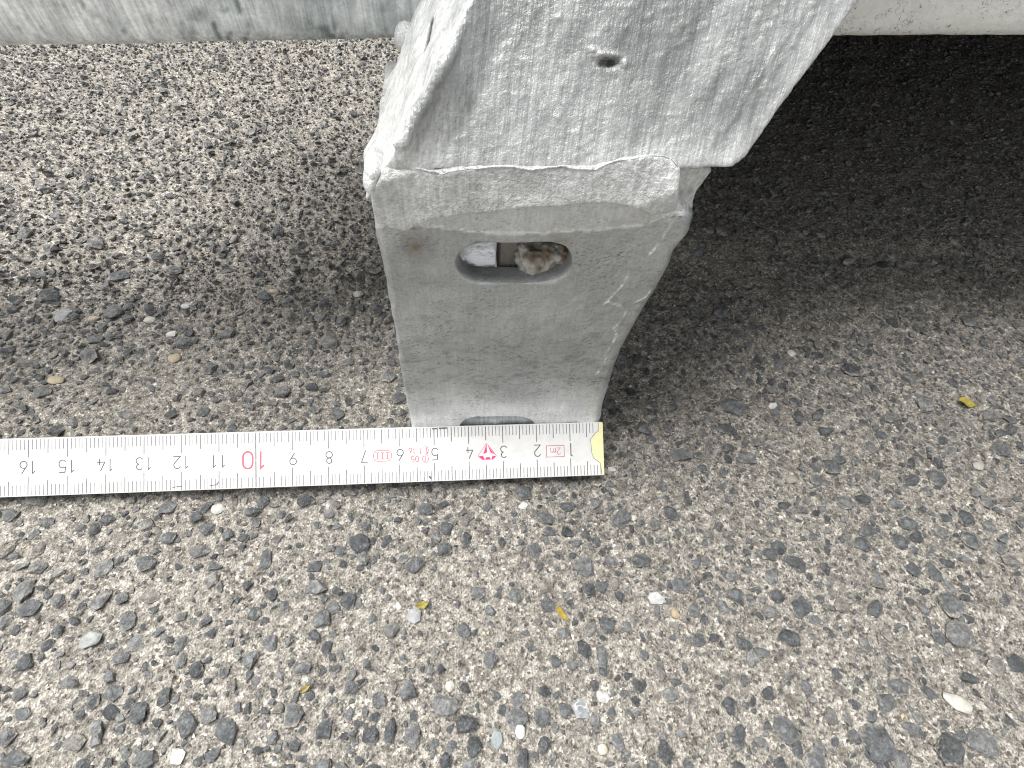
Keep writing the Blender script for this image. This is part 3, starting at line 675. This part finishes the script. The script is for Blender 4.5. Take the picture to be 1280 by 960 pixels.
link('crossbar', bar('crossbar', b + t * 22, b - t * 1.5, 4.0, M['bar'], 81, tone_left), M['bar'], stand, label='bluish white galvanised crossbar behind the left side')
c = on_foot(508, 52, YB - 0.05)
me = melt(bm_join([ellbm(c + np.array([0.0, 0.1, 0.02]), (0.26, 0.3, 0.36)), ellbm(c + np.array([0.1, 0.0, -0.25]), (0.22, 0.3, 0.3))]), 0.035, 3); V, N_ = verts_of(me)
V += N_ * (0.03 * noise(V, 0.2, 75))[:, None]; attr(me, 'tone', np.full(len(V), 1.1)); attr(me, 'rust', np.zeros(len(V)))
link('weld_bead', finish(me, 'weld_bead', V), M['band'], stand)

def mat_cream():
    k = NT('cream_coating'); p = k.coords()
    c = k.mix(k.noise(p, 500.0, 5, 0.65), (0.62, 0.625, 0.585), (0.84, 0.845, 0.80))
    edge = k.voro(k.mix(0.06, k.coords((1, 1, 1.5)), k.noise(p, 160.0, 4, 0.6, 'Color'), 'ADD'), 95.0, 'Distance', 'DISTANCE_TO_EDGE')
    crack = k.math('MULTIPLY', k.ramp(edge, [(0.0, 1.0), (0.022, 0.0)]), k.ramp(k.noise(p, 120.0, 4, 0.7), [(0.49, 0.0), (0.54, 1.0)]))
    spots = k.ramp(k.noise(p, 900.0, 3, 0.6), [(0.63, 0.0), (0.70, 0.8)])
    c = k.mix(k.math('MAXIMUM', crack, spots), c, (0.04, 0.04, 0.035))
    return k.done(c, 0.6, 0.0, k.bump(k.noise(p, 800.0, 4), 0.0003), 0.4)
M['cream'] = mat_cream()
a = unp(1030, 43, (0, YB, 0), (0, 1, 0)); b = unp(1290, 43.2, (0, YB, 0), (0, 1, 0)); t = (b - a) / np.linalg.norm(b - a)
link('crossbar', bar('crossbar', a - t * 2.4, a + t * 30, 4.0, M['cream'], 91, lambda V: 0 * V[:, 0] + 1), M['cream'], stand, label='cream coated crossbar with fine black cracks behind the right side')
# unseen body added out of frame to keep the ground behind and left in shade
k = NT('blocker_dark'); M['blocker'] = k.done(k.mix(k.noise(k.coords(), 60.0, 4), (0.03, 0.03, 0.03), (0.05, 0.048, 0.045)), 0.8)
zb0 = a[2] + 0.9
blocker = bm_join([boxbm(-0.6, 70, YB + 4.3, 80, zb0, zb0 + 0.4), boxbm(-0.6, 70, YB + 4.3, YB + 4.7, zb0 + 0.4, 48), boxbm(-13, -0.6, YB + 4.5, YB + 14, zb0 + 2.2, 40),
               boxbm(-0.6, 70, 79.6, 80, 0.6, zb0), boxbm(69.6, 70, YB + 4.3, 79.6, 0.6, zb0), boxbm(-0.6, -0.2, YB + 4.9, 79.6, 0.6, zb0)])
me = bpy.data.meshes.new('shade_blocker')
for v in blocker.verts: v.co *= CM
blocker.to_mesh(me); blocker.free(); link('shade_blocker', me, M['blocker'], stand)

# ------------------------------------------------------------------ the folding ruler leaning on the foot
TILT = math.radians(31.97); RW = 1.585; RTH = 0.26; ZT = 1.30
ruler = bpy.data.objects.new('folding_ruler', None); COL.objects.link(ruler); ruler.empty_display_size = 0.01
ruler['label'] = 'white folding ruler with black centimetre scale, yellow end, leaning on the steel foot'; ruler['category'] = 'ruler'
# local frame: x along the ruler to the right (zero end at x = 0), y up the sloping face to the rear edge (rear edge y = 0), z out of the face
ruler.location = Vector((2.9, -0.035, ZT)) * CM
ruler.rotation_euler = (TILT, 0, 0)
k = NT('ruler_white'); p = k.objco(); wear = k.noise(p, 300.0, 5, 0.65)
c = k.mix(k.ramp(wear, [(0.35, 0.0), (0.75, 1.0)]), (0.76, 0.76, 0.75), (0.66, 0.655, 0.64))
c = k.mix(k.ramp(k.noise(p, 1700.0, 3), [(0.70, 0.0), (0.80, 0.25)]), c, (0.4, 0.39, 0.37))
M['rwhite'] = k.done(c, 0.42, 0, k.bump(wear, 0.00008), 0.5)
M['ryellow'] = plain('ruler_yellow', (0.84, 0.80, 0.46), 0.45, 0.10, 700.0)
M['rpale'] = plain('ruler_pale_yellow', (0.82, 0.78, 0.42), 0.45, 0.06, 700.0)
M['rblack'] = plain('ruler_ink', (0.10, 0.10, 0.105), 0.5, 0.3, 1500.0)
M['rgrey'] = plain('ruler_tick_ink', (0.18, 0.18, 0.19), 0.5, 0.75, 1200.0)
M['rred'] = plain('ruler_red_ink', (0.50, 0.13, 0.17), 0.5, 0.15, 1500.0)
M['rpink'] = plain('ruler_pink_ink', (0.82, 0.05, 0.20), 0.5, 0.12, 1500.0)
M['rside'] = plain('ruler_edge', (0.42, 0.41, 0.36), 0.7, 0.2, 700.0)
b = boxbm(-23.2, 0.0, -RW, 0.0, -RTH, 0.0)
bmesh.ops.bevel(b, geom=list(b.edges), offset=0.025, segments=2, profile=0.5, affect='EDGES')
for f in b.faces:
    if f.normal.y < -0.8: f.material_index = 1
me = bpy.data.meshes.new('ruler_body')
for v in b.verts: v.co *= CM
b.to_mesh(me); b.free(); me.materials.append(M['rwhite']); me.materials.append(M['rside']); link('ruler_body', me, None, ruler)

HPR = 0.004
def flat(name, polys, mat, h=HPR, parent=None):
    V, Fc = [], []
    for poly in polys:
        i0 = len(V); V += [(x, y, h) for x, y in poly]
        area = sum(poly[i][0] * poly[(i + 1) % len(poly)][1] - poly[(i + 1) % len(poly)][0] * poly[i][1] for i in range(len(poly)))
        idx = list(range(i0, i0 + len(poly))); Fc.append(idx if area > 0 else idx[::-1])
    return link(name, mesh_np(name, V, Fc), mat, parent or ruler)
def strip(pts, wdt, closed=False):
    """mitred line of even width as quads"""
    P = [np.array(p, float) for p in pts]; n = len(P); Ls, Rs = [], []
    for i in range(n):
        if closed: a, b_ = P[i - 1], P[(i + 1) % n]
        else: a, b_ = P[max(i - 1, 0)], P[min(i + 1, n - 1)]
        d1 = P[i] - a; d2 = b_ - P[i]
        if np.linalg.norm(d1) < 1e-9: d1 = d2
        if np.linalg.norm(d2) < 1e-9: d2 = d1
        d1 = d1 / np.linalg.norm(d1); d2 = d2 / np.linalg.norm(d2)
        n1 = np.array([-d1[1], d1[0]]); n2 = np.array([-d2[1], d2[0]]); mm = n1 + n2; mm /= max(np.linalg.norm(mm), 1e-6)
        k_ = wdt / 2 / max(mm @ n1, 0.45); Ls.append(P[i] + mm * k_); Rs.append(P[i] - mm * k_)
    rng_ = range(n) if closed else range(n - 1)
    return [[tuple(Ls[i]), tuple(Ls[(i + 1) % n]), tuple(Rs[(i + 1) % n]), tuple(Rs[i])] for i in rng_]
def arc(cx, cy, rx_, ry_, a0, a1, n=12):
    return [(cx + rx_ * math.cos(math.radians(a0 + (a1 - a0) * i / n)), cy + ry_ * math.sin(math.radians(a0 + (a1 - a0) * i / n))) for i in range(n + 1)]
GL = {  # thin technical figures in a box 0..0.62 wide, 0..1 high: list of strokes
 '0': [arc(0.31, 0.69, 0.26, 0.28, 0, 180) + arc(0.31, 0.31, 0.26, 0.28, 180, 360) + [(0.57, 0.69)]],
 '1': [[(0.16, 0.80), (0.34, 0.98), (0.34, 0.02)]],
 '2': [arc(0.31, 0.70, 0.25, 0.27, 160, -30) + [(0.07, 0.03), (0.60, 0.03)]],
 '3': [arc(0.30, 0.745, 0.22, 0.225, 150, -80, 12), arc(0.30, 0.275, 0.26, 0.25, 84, -155, 14)],
 '4': [[(0.36, 0.98), (0.05, 0.28), (0.62, 0.28)], [(0.44, 0.50), (0.44, 0.02)]],
 '5': [[(0.55, 0.97), (0.14, 0.97), (0.09, 0.55)] + arc(0.31, 0.32, 0.26, 0.30, 118, -150, 14)],
 '6': [[(0.44, 0.98), (0.12, 0.47)] + arc(0.31, 0.29, 0.255, 0.265, 150, 480, 20)],
 '7': [[(0.05, 0.97), (0.58, 0.97), (0.24, 0.02)]],
 '8': [arc(0.31, 0.755, 0.20, 0.215, 0, 360, 18), arc(0.31, 0.275, 0.255, 0.252, 0, 360, 20)],
 '9': [[(0.18, 0.02), (0.50, 0.53)] + arc(0.31, 0.71, 0.255, 0.265, -30, 300, 20)],
 '.': [[(0.26, 0.02), (0.36, 0.02)]],
 'm': [[(0.02, 0.0), (0.02, 0.66)], arc(0.20, 0.44, 0.16, 0.22, 170, 0, 8) + [(0.36, 0.0)], arc(0.56, 0.44, 0.16, 0.22, 170, 0, 8) + [(0.72, 0.0)]],
 'I': [[(0.31, 0.0), (0.31, 1.0)], [(0.10, 0.02), (0.24, 0.02)], [(0.38, 0.02), (0.52, 0.02)], [(0.10, 0.98), (0.24, 0.98)], [(0.38, 0.98), (0.52, 0.98)]],
 'D': [[(0.10, 0.02), (0.10, 0.98)], [(0.14, 0.97)] + arc(0.22, 0.5, 0.34, 0.47, 90, -90, 12) + [(0.14, 0.03)]],
 '(': [arc(0.52, 0.5, 0.40, 0.62, 130, 230, 8)],
 ' ': [],
}
WID = {'1': 0.52, '.': 0.36, 'm': 0.86, ' ': 0.34, 'I': 0.62, '(': 0.42}
def text(name, s, tc, sc, h, wdt, mat, track=0.12):
    """s printed upside-down to the viewer, centred tc cm from the zero end and sc cm below the rear edge"""
    tot = sum(WID.get(ch, 0.62) + track for ch in s) - track; x = -tot / 2; polys = []
    for ch in s:
        for st in GL[ch]:
            polys += strip([(-tc - (x + px_) * h, -sc - (py_ - 0.5) * h) for px_, py_ in st], wdt)
        x += WID.get(ch, 0.62) + track
    return flat(name, polys, mat)

# graduations along both edges
for edge in (0, 1):
    polys = []
    for mm_ in range(1, 232):
        t = mm_ / 10.0
        if edge == 0 and mm_ < 3: continue
        ln = 0.535 if mm_ % 10 == 0 else (0.435 if mm_ % 5 == 0 else 0.315)
        if mm_ % 100 == 0: ln = RW / 2 - 0.01
        wd = 0.018 if mm_ % 5 else 0.024
        if mm_ % 100 == 0: wd = 0.03
        j = 0.004 * rng.normal()
        y0, y1 = (-0.03, -ln - j) if edge == 0 else (-RW + 0.03, -RW + ln + j)
        polys.append([(-t - wd / 2, y0), (-t + wd / 2, y0), (-t + wd / 2, y1), (-t - wd / 2, y1)])
    flat('graduation_marks', polys, M['rgrey'])
for t in list(range(2, 10)) + list(range(11, 23)):
    if t == 20: continue
    text('numeral', str(t), t - (0.02 if t < 10 else 0.0), RW * 0.5, 0.355, 0.025, M['rblack'], 0.16)
flat('numeral', strip([(-0.985, -0.60), (-0.985, -0.955), (-0.94, -0.985)], 0.03), M['rblack'])
for ch, tt in (('1', 9.83), ('0', 10.22), ('2', 19.78), ('0', 20.22)):
    text('numeral', ch, tt, RW * 0.5, 0.50, 0.050, M['rred'])
# class mark in an oval
oc = (-6.48, -RW * 0.50); ov = []
ov = arc(oc[0] + 0.12, oc[1], 0.14, 0.155, -90, 90, 10) + arc(oc[0] - 0.12, oc[1], 0.14, 0.155, 90, 270, 10)
flat('class_mark', strip(ov, 0.018, True), M['rred']); text('class_mark', 'III', 6.48, RW * 0.5, 0.19, 0.022, M['rred'], 0.10)
# approval number in two lines
text('approval_mark', 'D 05', 5.46, RW * 0.50 + 0.125, 0.17, 0.019, M['rred'], 0.10)
text('approval_mark', '1.1.16', 5.45, RW * 0.50 - 0.115, 0.17, 0.019, M['rred'], 0.10)
flat('approval_mark', strip(arc(-5.24, -RW * 0.5 - 0.125, 0.07, 0.11, -110, 110, 10), 0.015) + strip(arc(-5.24, -RW * 0.5 + 0.115, 0.07, 0.11, -110, 110, 10), 0.015), M['rred'])
# two metre mark in a box
bc = (-1.45, -RW * 0.52); hw, hh = 0.265, 0.165
flat('length_mark', strip([(bc[0] - hw, bc[1] - hh), (bc[0] + hw, bc[1] - hh), (bc[0] + hw, bc[1] + hh), (bc[0] - hw, bc[1] + hh)], 0.016, True), M['rred'])
text('length_mark', '2m', 1.45, RW * 0.52, 0.20, 0.016, M['rred'], 0.16)
# pink faceted pyramid emblem: pixel offsets from its apex, four photo pixels a unit
def em(pts):
    return [(-3.47 + (x - 508) / 4 / 43.0, -0.53 - (y - 258) / 4 / 42.0) for x, y in pts]
flat('emblem', [em(q) for q in [[(507, 258), (489, 310), (507, 303)], [(509, 258), (526, 303), (540, 310)], [(541, 309), (553, 317), (511, 259)],
     [(462, 321), (487, 318), (497, 338), (484, 338)], [(501, 326), (522, 326), (526, 338), (498, 338)], [(534, 322), (557, 319), (536, 338), (529, 338)]]], M['rpink'])
flat('emblem', strip(em([(506, 258), (461, 320)]), 0.012), M['rpink'])
# yellow tip with its ragged printed edge
yl = [(0, -0.02), (-0.13, -0.02), (-0.135, -0.27), (-0.24, -0.33), (-0.38, -0.50), (-0.375, -0.62), (-0.36, -0.90), (-0.30, -1.07), (-0.10, -1.22), (-0.075, -RW + 0.02), (0, -RW + 0.02)]
tip = flat('yellow_tip', [yl], M['ryellow'], 0.005)
flat('outline', strip([(-0.135, -0.03)] + yl[2:10], 0.013), M['rgrey'], 0.008, tip)
flat('rim', [[(0, -0.02), (-0.055, -0.02), (-0.035, -RW + 0.02), (0, -RW + 0.02)]], M['rpale'], 0.008, tip)
# stray pen marks and nicks
flat('pen_mark', strip([(-5.05, -0.06), (-4.9, -0.055)], 0.03) + strip([(-4.85, -0.05), (-4.62, -0.045)], 0.04) + strip([(-5.16, -RW + 0.16), (-5.10, -RW + 0.09)], 0.05), M['rblack'], 0.008)
flat('pen_mark', strip([(-11.25, -RW + 0.12), (-11.05, -RW + 0.14), (-11.02, -RW + 0.22)], 0.02) + strip([(-12.25, -RW + 0.11), (-12.0, -RW + 0.13)], 0.02), M['rblack'], 0.008)

# ------------------------------------------------------------------ leaf scraps
def leaf(px, py, Lp, Wp, turn, col, label, seed):
    c = unp(px, py); s = pxscale(c); L, W = Lp / s, Wp / s; bm = bmesh.new(); r = np.random.default_rng(seed); n = 9
    A, B_ = [], []
    for i in range(n):
        t = i / (n - 1); wv = W / 2 * (math.sin(math.pi * min(1, t * 1.15 + 0.06)) ** 0.7) * r.uniform(0.65, 1.15)
        z = 0.10 + 0.05 * math.sin(t * 5 + seed); A.append(bm.verts.new(((t - 0.5) * L, wv, z + 0.05))); B_.append(bm.verts.new(((t - 0.5) * L, -wv, z + 0.02 * r.random())))
    mid = [bm.verts.new(((a.co.x), 0, min(a.co.z, b.co.z) - 0.02)) for a, b in zip(A, B_)]
    for i in range(n - 1):
        bm.faces.new((A[i], mid[i], mid[i + 1], A[i + 1])); bm.faces.new((mid[i], B_[i], B_[i + 1], mid[i + 1]))
    bmesh.ops.solidify(bm, geom=bm.faces[:], thickness=0.012); bmesh.ops.recalc_face_normals(bm, faces=bm.faces)
    me = bpy.data.meshes.new('leaf_scrap')
    for v in bm.verts: v.co *= CM
    bm.to_mesh(me); bm.free()
    o = link('leaf_scrap', me, plain('leaf_%d' % seed, col, 0.6, 0.3, 500.0), None, label, 'leaf', 'yellow leaf scraps')
    o.location = Vector((c[0], c[1], 0.02)) * CM; o.rotation_euler = (0, 0, turn)
leaf(1208, 506, 26, 13, -0.35, (0.58, 0.50, 0.12), 'bright yellow leaf scrap on the asphalt at right', 1)
leaf(703, 770, 24, 8, -0.9, (0.58, 0.46, 0.10), 'narrow yellow leaf scrap below the middle of the ruler', 2)
leaf(530, 757, 18, 9, 0.2, (0.55, 0.47, 0.14), 'faded yellow leaf scrap beside the light grey rounded stone', 3)
leaf(385, 860, 18, 6, 0.5, (0.50, 0.43, 0.18), 'faint straw coloured scrap among the chippings at lower left', 4)
